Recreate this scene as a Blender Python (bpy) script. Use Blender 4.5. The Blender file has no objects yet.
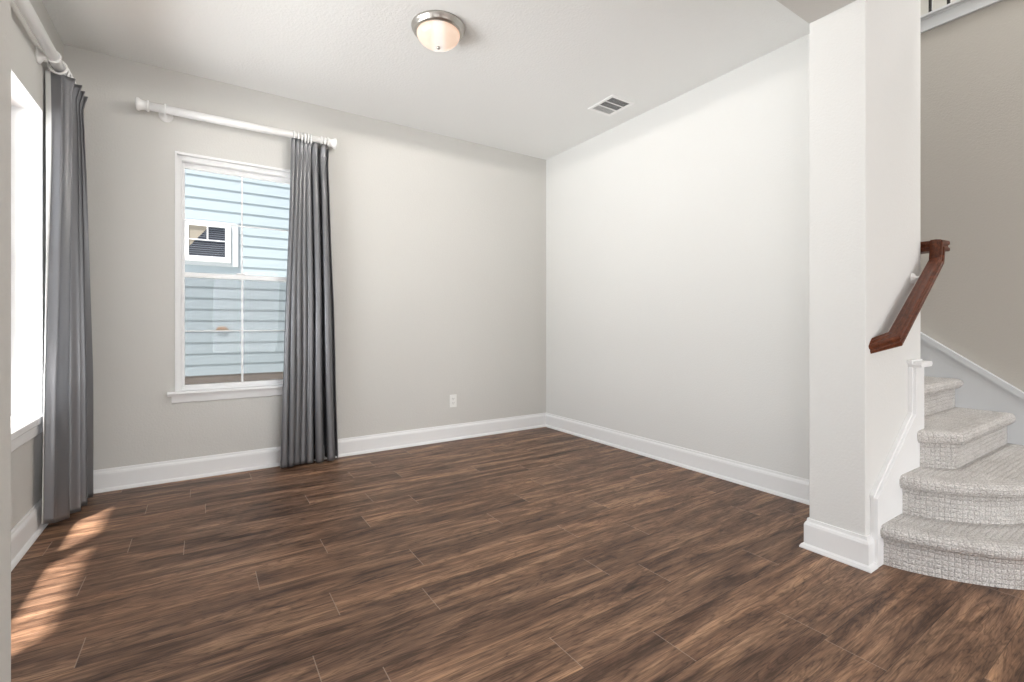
import bpy, bmesh, math, random
from mathutils import Vector, Matrix
random.seed(7)
PI = math.pi
SC = bpy.context.scene
COL = SC.collection

# ------------------------------------------------------------------ camera
cd = bpy.data.cameras.new('camera'); cam = bpy.data.objects.new('camera', cd); COL.objects.link(cam)
cd.sensor_width = 36.0; cd.lens = 472.0 / 1024 * 36; cd.shift_y = -16.0 / 1024; cd.clip_start = 0.02
cam.location = (0, 0, 1.04)
cam.rotation_euler = (PI / 2, 0, -math.atan(309 / 472.0))
SC.camera = cam

# ------------------------------------------------------------------ view, sky, sun, daylight, added fill
SC.view_settings.view_transform = 'Standard'; SC.view_settings.look = 'None'
SC.view_settings.gamma = 1.0; SC.view_settings.use_curve_mapping = False
SC.view_settings.exposure = -0.12
try:
    SC.cycles.use_denoising = True
    SC.cycles.max_bounces = 12; SC.cycles.diffuse_bounces = 6; SC.cycles.transparent_max_bounces = 12
    SC.cycles.sample_clamp_indirect = 6.0
except Exception:
    pass

world = bpy.data.worlds.new('sky'); SC.world = world; world.use_nodes = True
wn = world.node_tree; wn.nodes.clear()
wo = wn.nodes.new('ShaderNodeOutputWorld'); wb = wn.nodes.new('ShaderNodeBackground')
sky = wn.nodes.new('ShaderNodeTexSky')
try:
    sky.sky_type = 'NISHITA'; sky.sun_disc = False
    sky.sun_elevation = math.radians(62); sky.sun_rotation = math.radians(200); sky.air_density = 1.2; sky.dust_density = 2.0
except Exception:
    pass
wb.inputs['Strength'].default_value = 0.16
wn.links.new(sky.outputs[0], wb.inputs['Color']); wn.links.new(wb.outputs[0], wo.inputs['Surface'])

def sun(d, strength, color):
    l = bpy.data.lights.new('sun', 'SUN'); l.energy = strength; l.color = color; l.angle = math.radians(2.0)
    o = bpy.data.objects.new('sun', l); COL.objects.link(o)
    o.rotation_euler = Vector(d).to_track_quat('-Z', 'Y').to_euler(); o.location = (-6, -4, 8)
sun((0.212, 0.25, -1.0), 13.0, (1.0, 0.97, 0.93))

def area(name, loc, target, sx, sy, power, color=(1, 1, 1)):
    l = bpy.data.lights.new(name, 'AREA'); l.shape = 'RECTANGLE'; l.size = sx; l.size_y = sy; l.energy = power; l.color = color
    o = bpy.data.objects.new(name, l); COL.objects.link(o); o.location = loc
    o.rotation_euler = (Vector(target) - Vector(loc)).to_track_quat('-Z', 'Y').to_euler()
    return o
# left window daylight, added fill lamps for hall and landing, stairwell lamp overhead
area('daylight_window_left', (-2.7, 2.4, 0.5), (0.0, 2.5, 1.9), 4.2, 2.8, 500, (0.965, 0.985, 1.0))
area('daylight_hall_window', (1.9, -6.55, 1.40), (0.9, 0.0, 1.9), 3.4, 2.2, 250, (0.985, 0.99, 1.0))  # added fill from behind the viewer, at an unseen window
area('daylight_hall_side', (-2.1, -1.6, 1.40), (3.0, 0.4, 2.0), 2.2, 1.9, 60, (0.985, 0.99, 1.0))  # added fill from the side of the hall, window out of view
area('stairwell_ceiling_fixture', (3.47, 0.3, 5.25), (3.47, 0.3, 0.0), 0.7, 0.7, 75, (1.0, 0.98, 0.95))
area('daylight_upper_window', (5.6, 0.0, 4.4), (3.4, 1.6, 2.6), 1.6, 1.4, 40, (1.0, 0.98, 0.95))  # added fill on the landing; no window is built there

# ------------------------------------------------------------------ dimensions (metres, camera stands over the origin)
XL, YB, XR, H = -0.706, 3.876, 2.958, 2.74      # left wall, back wall, right wall, ceiling
XP, YP0, YP1, HS = 2.37, 0.86, 1.085, 2.446     # wing wall beside the stairs, header soffit
XS, XI = 3.93, 3.02                             # outer wall of the stairs, inner wall of the stairs
ZU = 3.045                                       # upper landing edge

# ------------------------------------------------------------------ materials
def new_mat(name):
    m = bpy.data.materials.new(name); m.use_nodes = True
    nt = m.node_tree; nt.nodes.clear()
    o = nt.nodes.new('ShaderNodeOutputMaterial'); p = nt.nodes.new('ShaderNodeBsdfPrincipled')
    nt.links.new(p.outputs[0], o.inputs[0])
    return m, nt, p, o
def N(nt, t, **kw):
    n = nt.nodes.new(t)
    for k, v in kw.items():
        setattr(n, k, v)
    return n
def L(nt, a, b): nt.links.new(a, b)
def setp(p, **kw):
    for k, v in kw.items():
        k = k.replace('_', ' ')
        if k in p.inputs: p.inputs[k].default_value = v
def coords(nt, kind='Object', scale=(1, 1, 1)):
    t = N(nt, 'ShaderNodeTexCoord'); mp = N(nt, 'ShaderNodeMapping'); mp.inputs['Scale'].default_value = scale
    L(nt, t.outputs[kind], mp.inputs['Vector']); return mp.outputs[0]
def noise(nt, vec, scale, detail=3, rough=0.5, dist=0.0):
    n = N(nt, 'ShaderNodeTexNoise'); n.inputs['Scale'].default_value = scale; n.inputs['Detail'].default_value = detail
    n.inputs['Roughness'].default_value = rough; n.inputs['Distortion'].default_value = dist
    L(nt, vec, n.inputs['Vector']); return n.outputs['Fac']
def ramp(nt, fac, stops, interp='LINEAR'):
    r = N(nt, 'ShaderNodeValToRGB'); r.color_ramp.interpolation = interp
    e = r.color_ramp.elements
    while len(e) > 1: e.remove(e[-1])
    e[0].position = stops[0][0]; e[0].color = (*stops[0][1], 1) if len(stops[0][1]) == 3 else stops[0][1]
    for pos, c in stops[1:]:
        x = e.new(pos); x.color = (*c, 1)
    L(nt, fac, r.inputs[0]); return r.outputs[0]
def math_(nt, op, a, b=None, c=None):
    n = N(nt, 'ShaderNodeMath', operation=op)
    for i, v in enumerate((a, b, c)):
        if v is None: continue
        if isinstance(v, (int, float)): n.inputs[i].default_value = v
        else: L(nt, v, n.inputs[i])
    return n.outputs[0]
def mixc(nt, fac, a, b, mode='MIX'):
    n = N(nt, 'ShaderNodeMix', data_type='RGBA', blend_type=mode)
    if isinstance(fac, (int, float)): n.inputs[0].default_value = fac
    else: L(nt, fac, n.inputs[0])
    for i, v in ((6, a), (7, b)):
        if isinstance(v, tuple): n.inputs[i].default_value = (*v, 1)
        else: L(nt, v, n.inputs[i])
    return n.outputs[2]
def bump(nt, p, h, strength, dist=0.01):
    b = N(nt, 'ShaderNodeBump'); b.inputs['Strength'].default_value = strength; b.inputs['Distance'].default_value = dist
    L(nt, h, b.inputs['Height']); L(nt, b.outputs[0], p.inputs['Normal']); return b

def paint(name, col, rough=0.6, tex=0.25, scale=90, vary=0.03):
    m, nt, p, o = new_mat(name); v = coords(nt)
    big = noise(nt, v, 1.3, 2); c2 = tuple(x * (1 - vary) for x in col)
    L(nt, mixc(nt, big, c2, col), p.inputs['Base Color'])
    setp(p, Roughness=rough)
    if tex: bump(nt, p, noise(nt, v, scale, 3, 0.6), tex, 0.004)
    return m
M = {}
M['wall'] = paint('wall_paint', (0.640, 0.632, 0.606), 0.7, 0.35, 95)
M['wall_white'] = paint('wall_paint_pale', (0.750, 0.752, 0.738), 0.7, 0.35, 95)  # same wall paint, lightened for the walls that catch more light
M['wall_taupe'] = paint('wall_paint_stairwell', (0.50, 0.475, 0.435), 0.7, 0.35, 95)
M['ceiling'] = paint('ceiling_paint', (0.87, 0.88, 0.872), 0.8, 0.6, 70)
M['vent'] = paint('white_enamel', (0.95, 0.95, 0.95), 0.4, 0.0)
M['trim'] = paint('white_trim_paint', (0.86, 0.865, 0.87), 0.38, 0.0)
M['trim_grey'] = paint('pale_grey_trim_paint', (0.66, 0.68, 0.70), 0.38, 0.0)
M['vinyl'] = paint('white_vinyl', (0.88, 0.885, 0.89), 0.35, 0.0)
M['rod'] = paint('white_lacquered_wood', (0.88, 0.88, 0.875), 0.3, 0.0)
M['plastic'] = paint('white_plastic', (0.86, 0.86, 0.84), 0.35, 0.0)
M['dark_slot'] = paint('dark_slot', (0.05, 0.05, 0.05), 0.6, 0.0)
M['duct'] = paint('duct_dark', (0.10, 0.10, 0.10), 0.7, 0.0)
M['iron'] = paint('black_iron', (0.015, 0.014, 0.013), 0.45, 0.0)
M['foundation'] = paint('brown_foundation', (0.20, 0.165, 0.14), 0.9, 0.8, 14, 0.5)
M['lawn'] = paint('ground_outside', (0.55, 0.54, 0.50), 0.95, 0.5, 9, 0.3)
M['tan'] = paint('tan_plastic', (0.22, 0.12, 0.05), 0.6, 0.0)

def floor_material():
    m, nt, p, o = new_mat('brown_plank_flooring')
    W, LEN, Y0 = 0.169, 1.1265, 1.754
    t = N(nt, 'ShaderNodeTexCoord'); s = N(nt, 'ShaderNodeSeparateXYZ'); L(nt, t.outputs['Object'], s.inputs[0])
    X, Y = s.outputs[0], s.outputs[1]
    yr = math_(nt, 'DIVIDE', math_(nt, 'SUBTRACT', Y, Y0), W)
    row = math_(nt, 'FLOOR', yr)
    fy = math_(nt, 'FRACT', yr)
    # joint offsets row by row
    J = {10: -.065, 9: -.267, 8: .012, 7: .521, 6: .838, 5: 1.0525, 4: .7215, 3: .476, 2: .186, 1: .80, 0: .411, -1: .725,
         -2: .289, -3: .458, -4: .965, -5: .15, -6: .62, -7: 1.72, -8: .35, -9: .8, 11: .274, 12: .7}
    rows = sorted(J)
    stops = []
    for i, k in enumerate(rows):
        v = (J[k] % LEN) / LEN
        stops.append(((k + 9.5 - .5) / 24.0 + 1e-4, (v, v, v)))
    # ramp handles 32 stops
    fac = math_(nt, 'DIVIDE', math_(nt, 'ADD', row, 9.5), 24.0)
    stops[0] = (0.0, stops[0][1])
    offc = ramp(nt, fac, stops, 'CONSTANT')
    off = N(nt, 'ShaderNodeSeparateColor'); L(nt, offc, off.inputs[0])
    xr = math_(nt, 'SUBTRACT', math_(nt, 'DIVIDE', X, LEN), off.outputs[0])
    colm = math_(nt, 'FLOOR', xr); fx = math_(nt, 'FRACT', xr)
    idv = N(nt, 'ShaderNodeCombineXYZ'); L(nt, colm, idv.inputs[0]); L(nt, row, idv.inputs[1])
    wn_ = N(nt, 'ShaderNodeTexWhiteNoise', noise_dimensions='2D'); L(nt, idv.outputs[0], wn_.inputs[0])
    rnd = wn_.outputs['Value']
    rc = N(nt, 'ShaderNodeSeparateColor'); L(nt, wn_.outputs['Color'], rc.inputs[0])
    def gv(sx, sy, k):
        c = N(nt, 'ShaderNodeCombineXYZ')
        L(nt, math_(nt, 'ADD', math_(nt, 'MULTIPLY', X, sx), math_(nt, 'MULTIPLY', rnd, 37.0 * k)), c.inputs[0])
        L(nt, math_(nt, 'ADD', math_(nt, 'MULTIPLY', Y, sy), math_(nt, 'MULTIPLY', rc.outputs[1], 53.0 * k)), c.inputs[1])
        return c.outputs[0]
    broad = noise(nt, gv(1.0, 8.5, 1), 1.5, 7, 0.68, 0.5)          # dark and pale flames along a plank
    streak = noise(nt, gv(1.7, 42.0, 2), 1.4, 7, 0.72, 0.4)
    fine = noise(nt, gv(6.0, 240.0, 3), 1.0, 4, 0.75, 0.3)
    base = ramp(nt, broad, [(0.30, (0.050, 0.025, 0.015)), (0.40, (0.112, 0.061, 0.038)), (0.52, (0.215, 0.124, 0.078)), (0.68, (0.420, 0.258, 0.160))])
    stc = ramp(nt, streak, [(0.30, (0.28, 0.25, 0.24)), (0.44, (0.86, 0.85, 0.85)), (0.60, (1.12, 1.10, 1.08)), (0.75, (1.45, 1.40, 1.32))])
    c = mixc(nt, 0.85, base, stc, 'MULTIPLY')
    fc = ramp(nt, fine, [(0.3, (0.40, 0.38, 0.37)), (0.47, (1.0, 1.0, 1.0)), (0.72, (1.42, 1.40, 1.38))])
    c = mixc(nt, 0.8, c, fc, 'MULTIPLY')
    # cathedral figure: contour lines of a long, soft field
    field = noise(nt, gv(0.75, 6.5, 5), 1.6, 4, 0.55, 0.6)
    ring = math_(nt, 'MULTIPLY', math_(nt, 'ABSOLUTE', math_(nt, 'SUBTRACT', math_(nt, 'FRACT', math_(nt, 'MULTIPLY', field, 15.0)), 0.5)), 2.0)
    c = mixc(nt, 0.85, c, ramp(nt, ring, [(0.0, (0.50, 0.47, 0.45)), (0.22, (0.80, 0.79, 0.78)), (0.5, (1.04, 1.04, 1.03)), (1.0, (1.10, 1.09, 1.08))]), 'MULTIPLY')
    blot = noise(nt, gv(2.6, 17.0, 6), 1.0, 6, 0.62, 1.2)
    c = mixc(nt, 0.9, c, ramp(nt, blot, [(0.33, (0.42, 0.39, 0.37)), (0.42, (0.88, 0.87, 0.86)), (0.55, (1.04, 1.04, 1.04)), (0.66, (1.18, 1.15, 1.10))]), 'MULTIPLY')
    # knots
    vo = N(nt, 'ShaderNodeTexVoronoi'); vo.inputs['Scale'].default_value = 1.0; L(nt, gv(1.7, 6.5, 4), vo.inputs['Vector'])
    kn = ramp(nt, vo.outputs['Distance'], [(0.03, (0.16, 0.13, 0.12)), (0.10, (0.50, 0.47, 0.45)), (0.15, (0.85, 0.84, 0.83)), (0.22, (1, 1, 1))])
    c = mixc(nt, 0.8, c, kn, 'MULTIPLY')
    pv = ramp(nt, rnd, [(0.0, (0.84, 0.84, 0.85)), (0.5, (1.0, 1.0, 1.0)), (1.0, (1.16, 1.14, 1.11))])
    c = mixc(nt, 1.0, c, pv, 'MULTIPLY')
    # joints: pale bevel at the butt ends, thin dark line along the sides
    ex = math_(nt, 'MINIMUM', fx, math_(nt, 'SUBTRACT', 1.0, fx)); ey = math_(nt, 'MINIMUM', fy, math_(nt, 'SUBTRACT', 1.0, fy))
    je = math_(nt, 'LESS_THAN', math_(nt, 'MULTIPLY', ex, LEN), 0.0016)
    js = math_(nt, 'LESS_THAN', math_(nt, 'MULTIPLY', ey, W), 0.0013)
    c = mixc(nt, math_(nt, 'MULTIPLY', js, 0.55), c, (0.03, 0.017, 0.012))
    c = mixc(nt, math_(nt, 'MULTIPLY', je, 0.6), c, (0.42, 0.32, 0.25))
    L(nt, c, p.inputs['Base Color'])
    rr = ramp(nt, fine, [(0.3, (0.50, 0.50, 0.50)), (0.7, (0.40, 0.40, 0.40))])
    L(nt, rr, p.inputs['Roughness']); p.inputs['Specular IOR Level'].default_value = 0.32
    h = math_(nt, 'SUBTRACT', math_(nt, 'MULTIPLY', fine, 0.5), math_(nt, 'MULTIPLY', math_(nt, 'MAXIMUM', je, js), 1.2))
    bump(nt, p, h, 0.35, 0.002)
    return m
M['floor'] = floor_material()

def carpet_material():
    m, nt, p, o = new_mat('grey_loop_carpet')
    uv = N(nt, 'ShaderNodeTexCoord').outputs['UV']
    dn = N(nt, 'ShaderNodeTexNoise'); dn.inputs['Scale'].default_value = 22.0; L(nt, uv, dn.inputs['Vector'])
    dv = N(nt, 'ShaderNodeVectorMath', operation='MULTIPLY_ADD'); L(nt, dn.outputs['Color'], dv.inputs[0]); dv.inputs[1].default_value = (0.016, 0.016, 0); L(nt, uv, dv.inputs[2])
    s = N(nt, 'ShaderNodeSeparateXYZ'); L(nt, dv.outputs[0], s.inputs[0])
    def band(c, w):
        f = math_(nt, 'FRACT', math_(nt, 'DIVIDE', c, w)); return math_(nt, 'ABSOLUTE', math_(nt, 'SUBTRACT', math_(nt, 'MULTIPLY', f, 2.0), 1.0))
    bu = band(s.outputs[0], 0.021); bv = band(s.outputs[1], 0.021)
    blk = math_(nt, 'SUBTRACT', 1.0, math_(nt, 'POWER', math_(nt, 'MAXIMUM', bu, bv), 3.0))
    tuft = noise(nt, uv, 170, 3, 0.7); big = noise(nt, uv, 5.0, 3, 0.6)
    streak = N(nt, 'ShaderNodeMapping'); streak.inputs['Scale'].default_value = (14, 14, 1); L(nt, uv, streak.inputs['Vector'])
    stn = noise(nt, streak.outputs[0], 1.0, 3, 0.6)
    base = ramp(nt, tuft, [(0.30, (0.34, 0.325, 0.31)), (0.5, (0.66, 0.64, 0.62)), (0.70, (0.93, 0.91, 0.89))])
    base = mixc(nt, 0.5, base, ramp(nt, stn, [(0.3, (0.78, 0.76, 0.75)), (0.7, (1.12, 1.12, 1.12))]), 'MULTIPLY')
    base = mixc(nt, 0.5, base, ramp(nt, big, [(0.3, (0.86, 0.85, 0.84)), (0.7, (1.08, 1.08, 1.08))]), 'MULTIPLY')
    gro = ramp(nt, blk, [(0.0, (0.86, 0.85, 0.84)), (0.5, (1, 1, 1))])
    base = mixc(nt, 1.0, base, gro, 'MULTIPLY')
    L(nt, base, p.inputs['Base Color']); setp(p, Roughness=0.95)
    h = math_(nt, 'ADD', math_(nt, 'MULTIPLY', blk, 0.8), math_(nt, 'MULTIPLY', tuft, 0.7))
    bump(nt, p, h, 0.8, 0.007)
    return m
M['carpet'] = carpet_material()

def fabric(name, col, spec=0.5, metal=0.0):
    m, nt, p, o = new_mat(name)
    v = coords(nt, 'Object', (900, 900, 700))
    w = noise(nt, v, 1.0, 2)
    L(nt, mixc(nt, w, tuple(x * .9 for x in col), tuple(min(1, x * 1.1) for x in col)), p.inputs['Base Color'])
    setp(p, Roughness=0.38, Metallic=metal)
    p.inputs['Specular IOR Level'].default_value = spec
    bump(nt, p, w, 0.15, 0.001)
    tr = N(nt, 'ShaderNodeBsdfTranslucent'); tr.inputs[0].default_value = (.62, .63, .66, 1); mx = N(nt, 'ShaderNodeMixShader'); mx.inputs[0].default_value = 0.26
    L(nt, p.outputs[0], mx.inputs[1]); L(nt, tr.outputs[0], mx.inputs[2]); L(nt, mx.outputs[0], o.inputs[0])
    return m
M['curtain'] = fabric('grey_satin_fabric', (0.25, 0.252, 0.265), 0.6, 0.6)
M['lining'] = fabric('white_lining_fabric', (0.80, 0.80, 0.79))

def wood():
    m, nt, p, o = new_mat('reddish_brown_stained_wood')
    v = coords(nt, 'Object', (6, 90, 60)); g = noise(nt, v, 1.2, 4, 0.6, 0.4)
    L(nt, ramp(nt, g, [(0.3, (0.045, 0.012, 0.005)), (0.55, (0.12, 0.034, 0.014)), (0.8, (0.20, 0.060, 0.026))]), p.inputs['Base Color'])
    setp(p, Roughness=0.42, Specular_IOR_Level=0.3)
    return m
M['wood'] = wood()

def nickel():
    m, nt, p, o = new_mat('brushed_nickel'); setp(p, Metallic=1.0, Roughness=0.33)
    p.inputs['Base Color'].default_value = (0.50, 0.48, 0.45, 1)
    return m
M['nickel'] = nickel()
def shade_mat():
    m, nt, p, o = new_mat('lit_alabaster_glass')
    v = coords(nt); n = noise(nt, v, 9.0, 3, 0.5, 0.8)
    sp = N(nt, 'ShaderNodeSeparateXYZ'); L(nt, v, sp.inputs[0])
    # brighter band where the bulb sits behind the glass
    w = math_(nt, 'ABSOLUTE', math_(nt, 'ADD', math_(nt, 'MULTIPLY', math_(nt, 'SUBTRACT', sp.outputs[0], 1.125), 0.90), math_(nt, 'MULTIPLY', math_(nt, 'SUBTRACT', sp.outputs[1], 2.485), -0.42)))
    w = math_(nt, 'ADD', w, math_(nt, 'MULTIPLY', n, 0.02))
    L(nt, ramp(nt, w, [(0.030, (1.0, 0.97, 0.92)), (0.055, (1.0, 0.74, 0.55)), (0.12, (1.0, 0.66, 0.46))]), p.inputs['Emission Color'])
    p.inputs['Base Color'].default_value = (0.55, 0.47, 0.42, 1); setp(p, Roughness=0.2)
    p.inputs['Emission Strength'].default_value = 0.62
    return m
M['shade'] = shade_mat()
def glass_mat(name='window_glass', tint=(1, 1, 1), refl=0.004):
    m = bpy.data.materials.new(name); m.use_nodes = True; nt = m.node_tree; nt.nodes.clear()
    o = N(nt, 'ShaderNodeOutputMaterial'); t = N(nt, 'ShaderNodeBsdfTransparent'); g = N(nt, 'ShaderNodeBsdfGlossy')
    t.inputs[0].default_value = (*tint, 1); g.inputs['Roughness'].default_value = 0.0
    mx = N(nt, 'ShaderNodeMixShader'); mx.inputs[0].default_value = refl
    L(nt, t.outputs[0], mx.inputs[1]); L(nt, g.outputs[0], mx.inputs[2]); L(nt, mx.outputs[0], o.inputs[0])
    return m
M['glass'] = glass_mat()
M['screen'] = None
def screen_mat():
    m = bpy.data.materials.new('insect_screen_mesh'); m.use_nodes = True; nt = m.node_tree; nt.nodes.clear()
    o = N(nt, 'ShaderNodeOutputMaterial'); t = N(nt, 'ShaderNodeBsdfTransparent'); d = N(nt, 'ShaderNodeBsdfDiffuse')
    d.inputs[0].default_value = (0.12, 0.13, 0.14, 1)
    mx = N(nt, 'ShaderNodeMixShader'); mx.inputs[0].default_value = 0.28
    L(nt, t.outputs[0], mx.inputs[1]); L(nt, d.outputs[0], mx.inputs[2]); L(nt, mx.outputs[0], o.inputs[0])
    return m
M['screen'] = screen_mat()
M['siding'] = paint('pale_blue_siding', (0.345, 0.405, 0.435), 0.6, 0.2, 30, 0.06)
M['siding_trim'] = paint('white_siding_trim', (0.44, 0.475, 0.495), 0.6, 0.1, 30)
def nb_glass():
    m, nt, p, o = new_mat('dark_window_pane_with_blinds')
    t = N(nt, 'ShaderNodeTexCoord'); s = N(nt, 'ShaderNodeSeparateXYZ'); L(nt, t.outputs['Object'], s.inputs[0])
    f = math_(nt, 'FRACT', math_(nt, 'MULTIPLY', s.outputs[2], 34.0))
    c = ramp(nt, f, [(0.0, (0.02, 0.02, 0.025)), (0.45, (0.04, 0.045, 0.055)), (0.6, (0.14, 0.16, 0.19)), (0.9, (0.05, 0.05, 0.06))])
    L(nt, c, p.inputs['Base Color']); setp(p, Roughness=0.08)
    return m
M['nb_glass'] = nb_glass()
def brick_reflection_mat():  # brick tones of the reflection painted over the neighbour's pane
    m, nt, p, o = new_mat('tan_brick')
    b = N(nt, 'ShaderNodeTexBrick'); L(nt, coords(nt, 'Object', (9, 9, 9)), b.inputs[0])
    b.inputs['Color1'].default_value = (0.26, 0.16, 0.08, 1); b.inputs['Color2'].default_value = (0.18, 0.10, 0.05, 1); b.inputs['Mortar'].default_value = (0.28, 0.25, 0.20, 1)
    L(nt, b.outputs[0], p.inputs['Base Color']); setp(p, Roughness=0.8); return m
M['brick'] = brick_reflection_mat()

# ------------------------------------------------------------------ mesh helpers
class MB:
    def __init__(s): s.bm = bmesh.new(); s.uv = None
    def box(s, x0, x1, y0, y1, z0, z1):
        v = [s.bm.verts.new(c) for c in ((x0, y0, z0), (x1, y0, z0), (x1, y1, z0), (x0, y1, z0), (x0, y0, z1), (x1, y0, z1), (x1, y1, z1), (x0, y1, z1))]
        for f in ((3, 2, 1, 0), (4, 5, 6, 7), (0, 1, 5, 4), (1, 2, 6, 5), (2, 3, 7, 6), (3, 0, 4, 7)): s.bm.faces.new([v[i] for i in f])
        return s
    def extrude(s, pts, vec):
        """closed 3D polygon pts extruded along vec"""
        a = [s.bm.verts.new(p) for p in pts]; b = [s.bm.verts.new(Vector(p) + Vector(vec)) for p in pts]
        n = len(pts); s.bm.faces.new(a[::-1]); s.bm.faces.new(b)
        for i in range(n): s.bm.faces.new((a[i], a[(i + 1) % n], b[(i + 1) % n], b[i]))
        return s
    def loft(s, rings, closed=True, caps=True, smooth=False):
        vs = [[s.bm.verts.new(p) for p in r] for r in rings]; n = len(rings[0])
        for a, b in zip(vs, vs[1:]):
            for i in range(n if closed else n - 1):
                f = s.bm.faces.new((a[i], a[(i + 1) % n], b[(i + 1) % n], b[i])); f.smooth = smooth
        if caps: s.bm.faces.new(vs[0][::-1]); s.bm.faces.new(vs[-1])
        return s
    def lathe(s, prof, origin, axis='z', seg=40, smooth=True):
        """prof = [(radius, height)] about an axis through origin; zero radius closes the end"""
        ax = {'x': (Vector((0, 1, 0)), Vector((0, 0, 1)), Vector((1, 0, 0))), 'y': (Vector((0, 0, 1)), Vector((1, 0, 0)), Vector((0, 1, 0))),
              'z': (Vector((1, 0, 0)), Vector((0, 1, 0)), Vector((0, 0, 1)))}[axis]
        o = Vector(origin); rings = []
        for r, h in prof:
            r = max(r, 1e-4); rings.append([o + ax[0] * (r * math.cos(2 * PI * k / seg)) + ax[1] * (r * math.sin(2 * PI * k / seg)) + ax[2] * h for k in range(seg)])
        return s.loft(rings, True, True, smooth)
    def torus(s, c, R, r, axis='x', seg=24, sec=8):
        c = Vector(c); rows = []
        u, v, w = {'x': (Vector((0, 1, 0)), Vector((0, 0, 1)), Vector((1, 0, 0))), 'y': (Vector((0, 0, 1)), Vector((1, 0, 0)), Vector((0, 1, 0)))}[axis]
        for i in range(seg):
            a = 2 * PI * i / seg; d = u * math.cos(a) + v * math.sin(a)
            rows.append([s.bm.verts.new(c + d * (R + r * math.cos(2 * PI * k / sec)) + w * (r * math.sin(2 * PI * k / sec))) for k in range(sec)])
        for i in range(seg):
            for k in range(sec):
                f = s.bm.faces.new((rows[i][k], rows[(i + 1) % seg][k], rows[(i + 1) % seg][(k + 1) % sec], rows[i][(k + 1) % sec])); f.smooth = True
        return s
    def build(s, name, mat, parent=None, bevel=0.0, loc=None):
        bmesh.ops.recalc_face_normals(s.bm, faces=s.bm.faces)
        me = bpy.data.meshes.new(name); s.bm.to_mesh(me); s.bm.free()
        o = bpy.data.objects.new(name, me); COL.objects.link(o)
        for mm in (mat if isinstance(mat, (list, tuple)) else [mat]): me.materials.append(mm)
        if parent is not None:
            o.parent = parent
            o.matrix_parent_inverse = Matrix.Translation(parent.location).inverted()
        if bevel:
            b = o.modifiers.new('bevel', 'BEVEL'); b.width = bevel; b.segments = 2; b.limit_method = 'ANGLE'
        return o
def tag(o, label, cat, group=None):
    o['label'] = label; o['category'] = cat
    if group: o['group'] = group
    return o
def struct(o, label=None):
    o['kind'] = 'structure'
    if label: o['label'] = label
    return o
def thing(name, loc, label, cat, group=None):
    o = bpy.data.objects.new(name, None); COL.objects.link(o); o.location = loc; o.empty_display_size = 0.1
    return tag(o, label, cat, group)

# ================================================================== THE SETTING
struct(MB().box(-2.4, 4.1, -6.7, YB + .2, -.12, 0).build('floor', M['floor']), 'brown wood plank floor')

def wall_with_hole(axis, c0, c1, a0, a1, z0, z1, holes):
    """axis 'x': wall plane at x in [c0,c1], running a0..a1 in y; holes = (b0,b1,h0,h1) sorted"""
    mb = MB()
    def bx(p0, p1, q0, q1):
        if p1 - p0 < 1e-4 or q1 - q0 < 1e-4: return
        if axis == 'x': mb.box(c0, c1, p0, p1, q0, q1)
        else: mb.box(p0, p1, c0, c1, q0, q1)
    cur = a0
    for b0, b1, h0, h1 in holes:
        bx(cur, b0, z0, z1); bx(b0, b1, z0, h0); bx(b0, b1, h1, z1); cur = b1
    bx(cur, a1, z0, z1)
    return mb
W1 = (-0.151, 0.628, 0.592, 2.195)      # back window opening x0 x1 z0 z1
W2 = (1.62, 3.42, 0.575, 2.165)         # left window opening y0 y1 z0 z1
struct(wall_with_hole('y', YB, YB + .20, -0.906, 3.02, 0, H + .3, [W1]).build('wall_back', M['wall']), 'warm grey wall with the window')
struct(wall_with_hole('x', XL - .2, XL, YP1, YB, 0, H + .3, [W2]).build('wall_left', M['wall']), 'warm grey wall at the far left')
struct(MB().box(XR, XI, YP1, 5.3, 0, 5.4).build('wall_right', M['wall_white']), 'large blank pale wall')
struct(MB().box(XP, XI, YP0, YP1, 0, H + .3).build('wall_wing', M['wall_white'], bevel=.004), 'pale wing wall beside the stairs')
# near wing at the far left edge of the view, with the header spanning between the two
struct(MB().box(-2.2, -0.2595, YP0, YP1, 0, HS).box(-2.2, XP, YP0, YP1, HS, H + .3).build('wall_opening', M['wall'], bevel=.004), 'wall and header around the wide opening')
struct(MB().box(XL - .2, XI, YP1, YB + .2, H, H + .28).build('ceiling', M['ceiling']), 'white textured ceiling')
struct(MB().box(-2.4, XI, -6.9, YP0, H, H + .28).build('ceiling_hall', M['ceiling']), 'hall ceiling')
# hall behind the viewer
W3 = (0.0, 3.7, 0.20, 2.50)
struct(wall_with_hole('y', -6.9, -6.7, -2.4, 4.1, 0, H, [W3]).build('wall_front', M['wall']), 'front wall of the hall')
W4 = (-2.7, -0.5, 0.4, 2.4)
struct(wall_with_hole('x', -2.4, -2.2, -6.7, YP1, 0, H, [W4]).build('wall_side', M['wall']), 'side wall of the hall')
# stairwell
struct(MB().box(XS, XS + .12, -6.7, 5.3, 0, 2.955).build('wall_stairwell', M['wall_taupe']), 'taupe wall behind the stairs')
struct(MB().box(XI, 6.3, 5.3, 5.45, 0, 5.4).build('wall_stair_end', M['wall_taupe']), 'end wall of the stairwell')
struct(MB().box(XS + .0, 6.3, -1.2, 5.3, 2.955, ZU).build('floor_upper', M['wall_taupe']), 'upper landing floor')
struct(MB().box(6.2, 6.35, -1.2, 5.3, ZU, 5.4).build('wall_upper', M['wall']), 'wall of the upper landing')
struct(MB().box(XI, 6.3, -1.35, -1.2, 2.74, 5.4).build('wall_upper_front', M['wall']), 'front wall of the upper landing')
struct(MB().box(XI, 4.1, -6.9, -1.2, H, H + .2).build('ceiling_entry', M['ceiling']), 'entry ceiling')
struct(MB().box(2.9, 6.35, -1.35, 5.45, 5.4, 5.5).build('ceiling_upper', M['ceiling']), 'upper ceiling')
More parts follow.
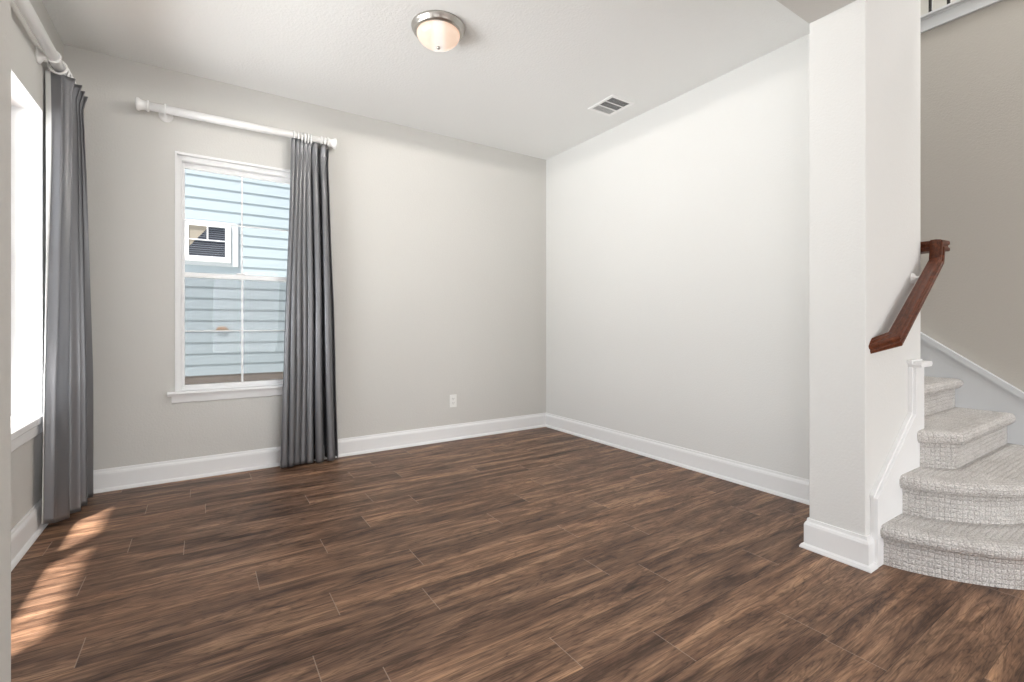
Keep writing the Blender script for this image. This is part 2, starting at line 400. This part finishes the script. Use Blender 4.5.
struct(MB().box(XR, XI, -1.35, YP1, H + .28, 5.4).build('wall_upper_inner', M['wall']), 'upper inner wall')

# baseboards with shoe moulding: profile (out, z)
BP = [(0, 0), (.030, 0), (.030, .006), (.025, .016), (.016, .022), (.016, .108), (.013, .118), (.008, .124), (.006, .138), (0, .138)]
def baseboard(name, path, outs, label):
    """path of wall points, outs = direction (possibly mitred) in which the profile grows at each point"""
    mb = MB(); rings = []
    for (x, y), (ox, oy) in zip(path, outs): rings.append([(x + ox * a, y + oy * a, z) for a, z in BP])
    mb.loft(rings); return struct(mb.build(name, M['trim']), label)
baseboard('baseboard_back', [(XL, YB), (XR, YB)], [(1, -1), (-1, -1)], 'white baseboard under the window wall')
baseboard('baseboard_right', [(XR, YB), (XR, YP1)], [(-1, -1), (-1, 1)], 'white baseboard along the blank wall')
baseboard('baseboard_left', [(XL, YP1), (XL, YB)], [(1, 0), (1, -1)], 'white baseboard at the far left')
baseboard('baseboard_wing', [(XR, YP1), (XP, YP1), (XP, YP0), (XP + .045, YP0)], [(-1, 1), (-1, 1), (-1, -1), (0, -1)], 'white baseboard wrapping the wing wall')
baseboard('baseboard_stairwell', [(XS, -6.7), (XS, .22)], [(-1, 0), (-1, 0)], 'baseboard of the stair wall')

# ---- window 1 in the back wall
def window_back():
    x0, x1, z0, z1 = W1; r = struct(bpy.data.objects.new('window_1', None), 'white double-hung window in the back wall')
    COL.objects.link(r); r.location = (x0, YB, z0)
    ya, yb = YB + .035, YB + .12
    f = MB()
    for a in ((x0, x0 + .028, z0, z1), (x1 - .028, x1, z0, z1), (x0 + .028, x1 - .028, z0, z0 + .014), (x0 + .028, x1 - .028, z1 - .035, z1)):
        f.box(a[0], a[1], ya, yb, a[2], a[3])
    f.build('window_frame', M['vinyl'], r, .003)
    # drywall return liner
    li = MB().box(x0 - .0, x0 + .004, YB - .002, ya, z0, z1).box(x1 - .004, x1, YB - .002, ya, z0, z1).box(x0, x1, YB - .002, ya, z1 - .004, z1)
    li.build('jamb_liner', M['trim'], r)
    # thin casing bead around the opening
    c = MB().box(x0 - .006, x0 + .006, YB - .008, YB, z0, z1 + .006).box(x1 - .006, x1 + .006, YB - .008, YB, z0, z1 + .006).box(x0 - .006, x1 + .006, YB - .008, YB, z1 - .008, z1 + .008)
    c.build('casing_bead', M['trim'], r, .002)
    def sash(y, za, zb, name, bot):
        s = MB(); a, b = x0 + .028, x1 - .028; w = .018
        s.box(a, a + w, y, y + .03, za, zb).box(b - w, b, y, y + .03, za, zb).box(a + w, b - w, y, y + .03, za, za + bot[0]).box(a + w, b - w, y, y + .03, zb - bot[1], zb)
        so = s.build(name, M['vinyl'], r, .003)
        g = MB().box(a + w, b - w, y + .012, y + .016, za + bot[0], zb - bot[1]).build('pane', M['glass'], so)
        m = MB(); xm = (a + b) / 2; zm = (za + bot[0] + zb - bot[1]) / 2
        m.box(xm - .0055, xm + .0055, y + .008, y + .020, za + bot[0], zb - bot[1]); m.box(a + w, b - w, y + .009, y + .019, zm - .0035, zm + .0035)
        m.build('muntin', M['vinyl'], so)
        return so
    sash(YB + .085, 1.372, z1 - .035, 'upper_sash', (.028, .035))
    sash(YB + .045, z0 + .014, 1.402, 'lower_sash', (.022, .034))
    MB().box(x0 + .03, x1 - .03, YB + .118, YB + .1195, z0 + .02, 1.38).build('insect_screen', M['screen'], r)
    MB().box(.20, .26, YB + .03, YB + .05, 1.402, 1.412).build('sash_lock', M['vinyl'], r, .002)
    s = MB().extrude([(x0 - .046, YB - .036, z0 - .014), (x0 - .046, YB - .040, z0 - .010), (x0 - .046, YB - .032, z0 + .002), (x0 - .046, YB, z0 + .002), (x0 - .046, YB, z0 - .026), (x0 - .046, YB - .030, z0 - .026)], (x1 - x0 + .092, 0, 0))
    s.box(x0, x1, YB, YB + .045, z0 - .02, z0 + .002)
    s.build('window_sill', M['trim'], r)
    MB().extrude([(x0 - .024, YB, z0 - .026), (x0 - .024, YB - .020, z0 - .026), (x0 - .024, YB - .012, z0 - .070), (x0 - .024, YB, z0 - .078)], (x1 - x0 + .048, 0, 0)).build('apron', M['trim'], r)
window_back()

# ---- window 2 in the left wall (deep reveal, wide stool)
def window_left():
    y0, y1, z0, z1 = W2; r = struct(bpy.data.objects.new('window_2', None), 'wide window with deep white reveal at the far left')
    COL.objects.link(r); r.location = (XL, y0, z0)
    xa, xb = XL - .19, XL - .12
    f = MB(); n = 2; w = (y1 - y0) / n
    f.box(xa, xb, y0, y1, z0, z0 + .05).box(xa, xb, y0, y1, z1 - .05, z1)
    for k in range(n + 1):
        yy = y0 + k * w; f.box(xa, xb, max(y0, yy - .04), min(y1, yy + .04), z0 + .05, z1 - .05)
    f.build('window_frame', M['vinyl'], r, .003)
    for k in range(n):
        MB().box(xa + .03, xa + .034, y0 + k * w + .04, y0 + (k + 1) * w - .04, z0 + .05, z1 - .05).build('pane', M['glass'], r)
        MB().box(xa + .02, xa + .045, y0 + k * w + .04, y0 + (k + 1) * w - .04, 1.35, 1.39).build('meeting_rail', M['vinyl'], r)
    l = MB().box(XL - .12, XL + .002, y1 - .006, y1, z0, z1).box(XL - .12, XL + .002, y0, y0 + .006, z0, z1).box(XL - .12, XL + .002, y0, y1, z1 - .006, z1)
    l.build('jamb_liner', M['trim'], r)
    MB().box(XL - .12, XL + .026, y0 - .04, y1 + .02, z0 - .03, z0 + .004).build('window_sill', M['trim'], r, .004)
    MB().box(XL, XL + .016, y0 - .02, y1 + .02, z0 - .085, z0 - .03).build('apron', M['trim'], r, .004)
window_left()
# frames of unseen hall windows, added to go with the fill lamps
def added_window(idx, axis, c, a0, a1, z0, z1, n):
    r = struct(bpy.data.objects.new('window_%d' % idx, None), 'hall window'); COL.objects.link(r); r.location = (a0, c, z0) if axis == 'y' else (c, a0, z0)
    f = MB(); w = (a1 - a0) / n
    def bx(p0, p1, q0, q1):
        if axis == 'y': f.box(p0, p1, c - .05, c + .02, q0, q1)
        else: f.box(c - .05, c + .02, p0, p1, q0, q1)
    bx(a0, a1, z0, z0 + .06); bx(a0, a1, z1 - .06, z1)
    for k in range(n + 1): bx(max(a0, a0 + k * w - .04), min(a1, a0 + k * w + .04), z0 + .06, z1 - .06)
    f.build('window_frame', M['vinyl'], r)
added_window(3, 'y', -6.8, *W3, 3)
added_window(4, 'x', -2.3, *W4, 2)

# trim along the edge of the upper landing
T = MB().box(XS - .018, XS, -1.2, 5.3, 2.945, 3.030).box(XS - .034, XS + .06, -1.2, 5.3, 3.030, 3.047).box(XS - .026, XS, -1.2, 5.3, 3.020, 3.030)
struct(T.build('trim_1', M['trim_grey'], bevel=.003), 'pale trim along the edge of the upper landing')

# ================================================================== STAIRS
RZ = 0.177
def dense(pts, n=8):
    """Catmull-Rom through the points"""
    out = []
    for i in range(len(pts) - 1):
        p0 = Vector(pts[max(i - 1, 0)]); p1 = Vector(pts[i]); p2 = Vector(pts[i + 1]); p3 = Vector(pts[min(i + 2, len(pts) - 1)])
        for k in range(n):
            t = k / n; out.append(.5 * ((2 * p1) + (-p0 + p2) * t + (2 * p0 - 5 * p1 + 4 * p2 - p3) * t * t + (-p0 + 3 * p1 - 3 * p2 + p3) * t ** 3))
    out.append(Vector(pts[-1])); return out
def lin(pts, step=.02):
    out = []
    for a, b in zip(pts, pts[1:]):
        a = Vector(a); b = Vector(b); n = max(1, int((b - a).length / step))
        out += [a + (b - a) * k / n for k in range(n)]
    out.append(Vector(pts[-1])); return out
def make_step(path, back, z0, z1, parent, corner=0.0):
    th, off = .052, .036
    n = len(path); nor = []
    for i in range(n):
        a = path[max(i - 1, 0)]; b = path[min(i + 1, n - 1)]; t = (b - a).normalized(); nor.append(Vector((t.y, -t.x)) * 1)
    # outward is on the left/front side: towards -x / -y
    for i in range(n):
        if nor[i].x + nor[i].y > 0: nor[i] = -nor[i]
    # smooth normals near corners
    for _ in range(3): nor = [((nor[max(i - 1, 0)] + nor[i] * 2 + nor[min(i + 1, n - 1)])).normalized() for i in range(n)]
    prof = [(0, z0), (0, z0 + .06), (0, z1 - th - .004), (.006, z1 - th), (off * .6, z1 - th - .004), (off * .9, z1 - th + .008), (off, z1 - th + .022), (off, z1 - .020), (off * .86, z1 - .009),
            (off * .55, z1 - .002), (0, z1), (-.04, z1)]
    bm = bmesh.new(); uv = bm.loops.layers.uv.new('UVMap'); rows = []; al = [0]
    for i in range(1, n): al.append(al[-1] + (path[i] - path[i - 1]).length)
    vl = [0]
    for a, b in zip(prof, prof[1:]): vl.append(vl[-1] + math.hypot(b[0] - a[0], b[1] - a[1]))
    for i in range(n):
        row = []
        for j, (o, z) in enumerate(prof):
            wob = 0
            if 3 < j < 10: wob = .0022 * math.sin(al[i] * 310 + j) + random.uniform(-.0016, .0016)
            p = path[i] + nor[i] * (o + wob); zz = z + (random.uniform(-.0025, .0015) if 3 <= j <= 5 else 0)
            row.append(bm.verts.new((p.x, p.y, zz)))
        rows.append(row)
    for i in range(n - 1):
        for j in range(len(prof) - 1):
            f = bm.faces.new((rows[i][j], rows[i + 1][j], rows[i + 1][j + 1], rows[i][j + 1])); f.smooth = True
            for lp, (ii, jj) in zip(f.loops, ((i, j), (i + 1, j), (i + 1, j + 1), (i, j + 1))): lp[uv].uv = (al[ii], vl[jj])
    top = [r[-1] for r in rows] + [bm.verts.new((x, y, z1)) for x, y in back]
    f = bm.faces.new(top)
    for lp in f.loops: lp[uv].uv = (lp.vert.co.x, lp.vert.co.y)
    # plain body under the tread so the step is solid from behind and from the sides
    base = [bm.verts.new((r[0].co.x, r[0].co.y, z0)) for r in rows] + [bm.verts.new((x, y, z0)) for x, y in back]
    bm.faces.new(base[::-1])
    m = len(top)
    lo = base[n - 1:]; hi = [rows[-1][-1]] + top[n:]
    for i in range(len(hi) - 1): bm.faces.new((lo[i], lo[i + 1], hi[i + 1], hi[i]))
    bmesh.ops.recalc_face_normals(bm, faces=bm.faces)
    me = bpy.data.meshes.new('stair_step'); bm.to_mesh(me); bm.free(); me.materials.append(M['carpet'])
    o = bpy.data.objects.new('stair_step', me); COL.objects.link(o); o.parent = parent
    o.matrix_parent_inverse = Matrix.Translation(parent.location).inverted()
    return o

st = thing('staircase', (2.5, .5, 0), 'grey carpeted staircase with two rounded bottom steps, rising behind the wing wall', 'stairs')
YF = YP0 - .029; XE = XS - .022
p1 = dense([(2.470, YF + .015), (2.490, .76), (2.535, .66), (2.60, .554), (2.696, .449), (2.81, .36), (2.95, .29), (3.12, .25), (3.35, .235), (XE, .235)])
make_step(p1, [(XE, YF), (2.7, YF)], 0, RZ, st)
p2 = dense([(2.682, YF + .015), (2.718, .74), (2.785, .645), (2.878, .560), (2.98, .505), (3.12, .478), (3.35, .47), (XE, .47)])
make_step(p2, [(XE, YF), (2.9, YF)], RZ, 2 * RZ, st)
p3 = lin([(2.900, YF + .015), (2.905, YF), (3.000, .722)]) [:-1] + lin([(3.000, .722), (XE, .718)])
make_step(p3, [(XE, .98), (XI + .012, .98), (XI + .012, YF)], 2 * RZ, 3 * RZ, st)
for k in range(4, 16):
    yy = .945 + .245 * (k - 4)
    make_step(lin([(XI + .012, yy), (XE, yy)], .05), [(XE, yy + .30), (XI + .012, yy + .30)], (k - 1) * RZ, k * RZ, st)
# outer skirt board along the taupe wall, with its moulded cap
def zsk(y): return .643 + .731 * (y - .65)
ys, ye = -.02, 4.2
sk = MB().extrude([(XS - .02, ys - .25, 0), (XS - .02, ys - .25, .138), (XS - .02, ys, zsk(ys)), (XS - .02, ye, zsk(ye)), (XS - .02, ye, zsk(ye) - .9), (XS - .02, 1.2, 0)], (.02, 0, 0))
sk.build('skirt_board', M['trim_grey'], st)
cp = MB()
def capbox(t0, t1, out):
    cp.extrude([(XS - out, ys, zsk(ys) + t0), (XS - out, ys, zsk(ys) + t1), (XS - out, ye, zsk(ye) + t1), (XS - out, ye, zsk(ye) + t0)], (out, 0, 0))
capbox(-.026, .010, .040); capbox(-.042, -.026, .027)
cp.build('skirt_cap', M['trim_grey'], st)
# inner stringer on the face of the wing wall
s0, s1 = 2.415, 2.862
F0 = YP0 - .029
str_pts = [(s0, 0), (s0, .296), (s1, .612), (s1, .838), (2.968, .838), (2.968, 0)]
MB().extrude([(x, F0, z) for x, z in str_pts], (0, .029, 0)).build('stringer', M['trim'], st, .002)
# raised bead behind the sloping and upright edges
def bead(a, b, w=.014, y0=F0 + .012, y1=YP0):
    a = Vector((a[0], 0, a[1])); b = Vector((b[0], 0, b[1])); d = (b - a).normalized(); nrm = Vector((-d.z, 0, d.x)) * w
    return [(a.x, y0, a.z), (b.x, y0, b.z), (b.x + nrm.x, y0, b.z + nrm.z), (a.x + nrm.x, y0, a.z + nrm.z)], (0, y1 - y0, 0)
bd = MB().extrude([(x, F0 + .012, z) for x, z in ((s0, .296), (s1, .612), (s1, .838), (s1 - .014, .838), (s1 - .014, .619), (s0 - .008, .3074), (s0 - .008, .290))], (0, .017, 0))
bd.build('stringer_bead', M['trim'], st, .002)
pc = MB().extrude([(x, F0 - .022, z) for x, z in ((2.856, .838), (2.990, .838), (3.004, .846), (3.004, .856), (2.994, .864), (2.852, .864), (2.848, .850))], (0, .050, 0))
pc.box(2.835, 2.975, YP0 - .020, YP0, .852, .872)
pc.build('post_cap', M['trim'], st, .002)

# ---- handrail
hr = thing('stair_handrail', (2.75, .80, .96), 'reddish brown wooden handrail with mitred returns, bracketed to the wing wall', 'handrail')
prof = [(.00, .12), (.03, .03), (.12, -.02), (.5, -.06), (.88, -.02), (.97, .03), (1., .12), (1., .34), (.93, .40), (.90, .52), (.93, .62), (1., .68), (1., .92), (.94, 1.), (.06, 1.), (0., .92), (0., .68), (.07, .62), (.10, .52), (.07, .40), (.0, .34)]
R = [  # outer top, inner top, depth vector
    ((2.395, .859, .947), (2.433, .859, .986), (.026, 0, -.034)),
    ((2.462, .770, .994), (2.517, .830, 1.011), (.030, 0, -.044)),
    ((2.972, .770, 1.368), (3.020, .830, 1.366), (.052, 0, -.030)),
    ((2.992, .770, 1.454), (3.030, .830, 1.462), (.046, 0, -.050)),
    ((3.105, .770, 1.458), (3.043, .830, 1.462), (0, 0, -.052)),
    ((3.105, 1.05, 1.458), (3.043, 1.05, 1.462), (0, .02, -.052)),
    ((3.105, 2.80, 1.458 + 1.278), (3.043, 2.80, 1.462 + 1.278), (0, .03, -.048))]
rings = []
for a, b, d in R:
    a = Vector(a); b = Vector(b); d = Vector(d); rings.append([a + (b - a) * s + d * t for s, t in prof])
MB().loft(rings).build('rail', M['wood'], hr)
bk = MB().lathe([(0, 0), (.026, 0), (.026, .004), (.02, .010), (.009, .014), (.008, .04), (0, .04)], (2.905, YP0, 1.268), 'y', 24)
for v in bk.bm.verts: v.co.y = YP0 - (v.co.y - YP0)
bk.extrude([(2.897, YP0 - .042, 1.265), (2.913, YP0 - .042, 1.265), (2.913, YP0 - .042, 1.286), (2.897, YP0 - .042, 1.286)], (0, -.012, .0))
bk.build('bracket', M['rod'], hr)

# ---- balusters on the upper landing
bal = thing('landing_railing', (XS + .03, 1.0, ZU), 'black iron balusters on the upper landing edge above the stairs', 'railing')
MB().box(XS, XS + .06, -1.1, 5.2, ZU + .86, ZU + .92).build('top_rail', M['wood'], bal, .006)
for k in range(40):
    yy = 1.078 + .090 * (k - 16)
    MB().box(XS + .023, XS + .037, yy - .008, yy + .008, ZU, ZU + .86).build('baluster', M['iron'], bal)

# ================================================================== CURTAINS AND RODS
def rod_thing(loc, axis, a0, a1, c, z, wallc, sgn, br, label, r=.026, caps=(True, True)):
    """pole along an axis from a0 to a1 at cross position c; wall face at wallc in direction sgn"""
    t = thing('curtain_rod', loc, label, 'curtain rod')
    def P(a, z_=z): return (a, c, z_) if axis == 'x' else (c, a, z_)
    L_ = a1 - a0
    MB().lathe([(r, 0), (r, L_)], P(a0), axis, 28).build('pole', M['rod'], t)
    fin = [(r * .9, 0), (r * 1.35, .004), (r * 1.35, .012), (r * 1.12, .018), (r * 1.10, .034), (r * 1.25, .046), (r * 1.50, .054), (r * 1.52, .064), (r * 1.2, .069), (r * .3, .071), (0, .071)]
    if caps[1]: MB().lathe(fin, P(a1), axis, 28).build('finial', M['rod'], t)
    if caps[0]: MB().lathe([(q, -h) for q, h in fin], P(a0), axis, 28).build('finial', M['rod'], t)
    for b in br:
        m = MB(); dist = abs(wallc - c); wax = 'y' if axis == 'x' else 'x'
        o = (b, wallc, z - .012) if axis == 'x' else (wallc, b, z - .012)
        m.lathe([(0, 0), (.040, 0), (.040, sgn * .008), (.030, sgn * .016), (.017, sgn * .024), (.016, sgn * (dist - .02)), (0, sgn * (dist - .02))], o, wax, 28)
        # ring that carries the pole
        m.torus((b, c, z) if axis == 'x' else (c, b, z), r * 1.12, r * .22, axis, 28, 8)
        m.build('bracket', M['rod'], t)
    return t
ROD_Y, ROD_Z = YB - .085, 2.437
rod_thing((.25, ROD_Y, 2.40), 'x', -.285, .790, ROD_Y, ROD_Z, YB, -1, (-.205, .752), 'white wooden curtain rod above the back window')
ROD_X = XL + .058
rod_thing((ROD_X, 2.5, 2.40), 'y', 1.45, 3.66, ROD_X, ROD_Z - .012, XL, 1, (1.75, 3.33), 'white wooden curtain rod at the far left, above the wide window')

def sheet(name, fn, ns, nz, parent, mats, thick=.003, matfn=None):
    bm = bmesh.new(); g = [[bm.verts.new(fn(i / ns, j / nz)) for i in range(ns + 1)] for j in range(nz + 1)]
    for j in range(nz):
        for i in range(ns):
            f = bm.faces.new((g[j][i], g[j][i + 1], g[j + 1][i + 1], g[j + 1][i])); f.smooth = True
            if matfn: f.material_index = matfn(i / ns, j / nz)
    me = bpy.data.meshes.new(name); bm.to_mesh(me); bm.free()
    for m in mats: me.materials.append(m)
    o = bpy.data.objects.new(name, me); COL.objects.link(o); o.parent = parent; o.matrix_parent_inverse = Matrix.Translation(parent.location).inverted()
    s = o.modifiers.new('thickness', 'SOLIDIFY'); s.thickness = thick; s.offset = 0
    return o
def ip(x, tab):
    if x <= tab[0][0]: return tab[0][1]
    for (a, va), (b, vb) in zip(tab, tab[1:]):
        if x <= b: t = (x - a) / (b - a); t = t * t * (3 - 2 * t) if False else t; return va + (vb - va) * t
    return tab[-1][1]
def fold(ph, sharp=.35):
    """rounded ridge, narrow valley"""
    s = math.sin(ph); return s * (1 - sharp) + sharp * math.copysign(abs(s) ** .5, s)

cb = thing('pleated_curtain', (.68, ROD_Y, 0), 'grey pleated curtain hanging at the right side of the back window', 'curtain')
NF = 7
wid = [.80, .72, .80, .78, 1.0, 1.45, 1.55]; cum = [0]
for w in wid: cum.append(cum[-1] + w / sum(wid))
def phase(s, cum):
    for k in range(len(cum) - 1):
        if s <= cum[k + 1] or k == len(cum) - 2: return 2 * PI * (k + (s - cum[k]) / (cum[k + 1] - cum[k]))
def back_curtain(s, t):           # t = 0 top, 1 bottom
    z = 2.400 - t * (2.400 - .016)
    xl = ip(t, [(0, .548), (.05, .545), (.35, .525), (.7, .505), (1, .478)]); xr = ip(t, [(0, .808), (.05, .800), (.15, .812), (.5, .845), (.8, .862), (1, .882)])
    ph = phase(s, cum) + .5 * math.sin(2.2 * t + s * 5) * min(1, t * 2)
    pin = math.exp(-((t - .045) / .03) ** 2)
    amp = ip(t, [(0, .034), (.035, .020), (.10, .036), (.5, .048), (1, .056)]) * (1 + .25 * math.sin(3 * s * PI + 1))
    x = xl + (xr - xl) * s + (-.010 - .006 * t) * math.sin(2 * ph + .6) + .004 * math.sin(7 * t + 9 * s)
    y = ROD_Y + .006 - amp * fold(ph + .4, .3) + .008 * math.sin(5 * t + 11 * s) * t - .004 * pin * math.cos(3 * ph)
    # the outer right fold hangs forward and is broad
    y -= .012 * t * max(0, math.sin((s - .72) / .28 * PI)) if s > .72 else 0
    z += .006 * math.sin(ph) * (1 - t) * (1 if t < .02 else 0)
    return (x, y, z)
sheet('curtain_fabric', back_curtain, 260, 90, cb, [M['curtain']], .004)
# hem line stitched near the foot
for k, xx in enumerate((.560, .588, .612, .634, .656, .676)):
    m = MB().torus((xx, ROD_Y, ROD_Z - .008), .036, .0058, 'x', 28, 8); m.build('ring', M['rod'], cb)
m = MB().torus((.772, ROD_Y, ROD_Z - .008), .036, .0058, 'x', 28, 8); m.build('ring', M['rod'], cb)

cl = thing('pleated_curtain', (-.62, 3.55, 0), 'grey pleated curtain at the far left, sunlit at its foot', 'curtain')
def along(s, pts):
    for (a, pa), (b, pb) in zip(pts, pts[1:]):
        if s <= b: return Vector(pa).lerp(Vector(pb), (s - a) / (b - a))
    return Vector(pts[-1][1])
TOPP = [(0, (-.697, 3.440)), (.16, (-.630, 3.432)), (.24, (-.625, 3.47)), (1, (-.625, 3.735))]
BOTP = [(0, (-.670, 3.245)), (.20, (-.628, 3.285)), (.32, (-.614, 3.38)), (.55, (-.600, 3.49)), (.75, (-.590, 3.575)), (1, (-.588, 3.775))]
def left_curtain(s, t):
    z = 2.386 - t * (2.386 - .018 - .030 * max(0, 1 - s * 2.2))
    q = ip(t, [(0, 0), (.1, .03), (.7, .97), (1, 1)])
    p = along(s, TOPP).lerp(along(s, BOTP), q)
    u = max(0.0, (s - .18) / .82); u = u ** 1.15
    n = 3.5; ph = 2 * PI * n * u + .35 * math.sin(2 * t + 4 * s) * min(1, u * 3)
    amp = ip(t, [(0, .060), (.035, .034), (.09, .042), (.2, .044), (.6, .042), (1, .042)]) * min(1, u * 9)
    d = Vector((1, -.35)).normalized()
    off = amp * fold(ph, .3)
    if s < .18: off = .010 * math.sin(s / .18 * PI * 2 + 3 * t) * min(1, t * 4 + .2)
    x = max(p.x + d.x * off, XL + .008); y = min(p.y + d.y * off + .008 * math.sin(2 * ph) * min(1, u * 5), YB - .02)
    return (x, y, z)
sheet('curtain_fabric', left_curtain, 220, 90, cl, [M['curtain'], M['lining']], .004, lambda s_, t_: 1 if s_ < .045 else 0)
for k in range(5):
    MB().torus((ROD_X, 3.43 + .05 * k, ROD_Z - .020), .036, .0058, 'y', 28, 8).build('ring', M['rod'], cl)

# ================================================================== CEILING LIGHT, VENT, OUTLET
lx, ly = 1.125, 2.485
lt = thing('ceiling_light', (lx, ly, H), 'round brushed nickel ceiling light with glowing frosted bowl', 'ceiling light')
MB().lathe([(0, 0), (.150, 0), (.153, -.006), (.150, -.014), (.144, -.020), (.142, -.030), (.134, -.038), (.126, -.040), (.120, -.037), (0, -.035)], (lx, ly, H), 'z', 64).build('rim', M['nickel'], lt)
bp = [(.121, -.033)] + [(.122 * math.cos(a), -.040 - .072 * math.sin(a)) for a in [PI / 2 * k / 14 for k in range(1, 14)]] + [(0, -.112)]
MB().lathe(bp, (lx, ly, H), 'z', 64).build('glass_shade', M['shade'], lt)
MB().lathe([(0, -.126), (.006, -.125), (.011, -.120), (.011, -.116), (.006, -.113), (.013, -.109), (0, -.107)], (lx, ly, H), 'z', 24).build('finial', M['nickel'], lt)
pl = bpy.data.lights.new('bulb', 'SPOT'); pl.energy = 43; pl.color = (1, .95, .88); pl.shadow_soft_size = .07; pl.spot_size = math.radians(180); pl.spot_blend = .02
po = bpy.data.objects.new('bulb', pl); COL.objects.link(po); po.location = (lx, ly, H - .135)

vx0, vx1, vy0, vy1 = 2.525, 2.765, 2.505, 2.775
vt = thing('ceiling_vent', ((vx0 + vx1) / 2, (vy0 + vy1) / 2, H), 'white metal ceiling air register with three banks of louvres', 'vent')
b = .026
f = MB().box(vx0, vx1, vy0, vy0 + b, H - .007, H).box(vx0, vx1, vy1 - b, vy1, H - .007, H).box(vx0, vx0 + b, vy0 + b, vy1 - b, H - .007, H).box(vx1 - b, vx1, vy0 + b, vy1 - b, H - .007, H)
h3 = (vy1 - vy0 - 2 * b) / 3
for k in (1, 2): f.box(vx0 + b, vx1 - b, vy0 + b + k * h3 - .005, vy0 + b + k * h3 + .005, H - .006, H)
f.build('frame', M['vent'], vt, .002)
MB().box(vx0 + b, vx1 - b, vy0 + b, vy1 - b, H - .0012, H).build('duct_opening', M['duct'], vt)
for k in range(3):
    y0 = vy0 + b + k * h3 + .005; y1 = vy0 + b + (k + 1) * h3 - .005; m = MB()
    if k == 2:
        for q in range(7):
            yy = y0 + (y1 - y0) * (q + .5) / 7; m.extrude([(vx0 + b, yy - .0052, H - .0055), (vx0 + b, yy + .0052, H - .0015), (vx0 + b, yy + .0052, H - .0023), (vx0 + b, yy - .0052, H - .0063)], (vx1 - vx0 - 2 * b, 0, 0))
    else:
        for q in range(12):
            xx = vx0 + b + (vx1 - vx0 - 2 * b) * (q + .5) / 12; m.extrude([(xx - .003, y0, H - .0055), (xx + .003, y0, H - .0015), (xx + .0036, y0, H - .0020), (xx - .0024, y0, H - .0062)], (0, y1 - y0, 0))
    m.build('louvre_bank', M['vent'], vt)

ox, oz = 1.897, .352
ot = thing('wall_outlet', (ox, YB, oz - .057), 'white electrical outlet low on the back wall', 'outlet')
MB().box(ox - .035, ox + .035, YB - .006, YB, oz - .057, oz + .057).build('cover_plate', M['plastic'], ot, .003)
for s in (-1, 1):
    c = oz + s * .0195
    rp = MB().extrude([(ox + .0165 * math.cos(a), YB - .009, c + .0145 * math.sin(a)) for a in [2 * PI * k / 20 for k in range(20)]], (0, .004, 0)).build('receptacle', M['plastic'], ot)
    MB().box(ox - .008, ox - .0055, YB - .0095, YB - .0085, c - .002, c + .008).box(ox + .0055, ox + .008, YB - .0095, YB - .0085, c - .002, c + .008).box(ox - .002, ox + .002, YB - .0095, YB - .0085, c - .010, c - .006).build('slot', M['dark_slot'], rp)

# ================================================================== OUTSIDE
NY = 8.0
struct(MB().box(-14, 14, 4.3, 20, -.5, -.3).box(-14, -1.0, -12, 4.3, -.5, -.3).build('ground', M['lawn']), 'ground outside the windows')
nb = thing('neighbor_house', (.5, NY, -.3), 'pale blue lap-sided house wall seen through the back window', 'house')
EX = .1575; zb = .325
sd = MB()
for k in range(36):
    z = zb + k * EX
    sd.extrude([(-5, NY - .011, z), (-5, NY + .0, z), (-5, NY + .0, z + EX), (-5, NY - .001, z + EX)], (12, 0, 0))
sd.box(-5, 7, NY, NY + .2, zb, zb + 36 * EX)
sd.build('lap_siding', M['siding'], nb)
MB().box(-5, 7, NY - .004, NY + .2, -.35, zb).build('foundation', M['foundation'], nb)
MB().box(-5.4, 7.4, NY - .45, NY + .3, 6.03, 6.15).build('eave', M['siding_trim'], nb)
tr = MB().box(-.34, .435, NY - .034, NY, 1.885, 2.52)
tr.build('window_surround', M['siding_trim'], nb, .004)
wx0, wx1, wz0, wz1 = -.164, .268, 2.01, 2.435
wf = MB()
for a in ((wx0 - .07, wx0, wz0 - .07, wz1 + .05), (wx1, wx1 + .07, wz0 - .07, wz1 + .05), (wx0, wx1, wz0 - .07, wz0), (wx0, wx1, wz1, wz1 + .05)): wf.box(a[0], a[1], NY - .062, NY - .034, a[2], a[3])
nw = wf.build('window', M['vinyl'], nb, .004)
MB().box(wx0, wx1, NY - .042, NY - .036, wz0, wz1).build('pane', M['nb_glass'], nw)
MB().box(wx0, wx1, NY - .052, NY - .042, 2.235, 2.248).box(.045, .062, NY - .052, NY - .042, 2.248, wz1).build('muntin', M['vinyl'], nw)
MB().extrude([(wx0, NY - .0425, wz1), (wx0 + .235, NY - .0425, wz1), (wx0, NY - .0425, wz1 - .30)], (0, -.002, 0)).build('tan_drape', M['brick'], nw)  # reflection of tan brick in the pane, modelled as a flat triangle
dv = MB().lathe([(0, 0), (.075, 0), (.075, .03), (.055, .05), (0, .055)], (.232, NY - .02, .982), 'y', 24)
for v in dv.bm.verts:
    v.co.y = NY - .01 - (v.co.y - NY + .02) * .35; v.co.z = .975 + max(-.02, (v.co.z - .982) * .55)
dv.build('wall_vent', M['tan'], nb)
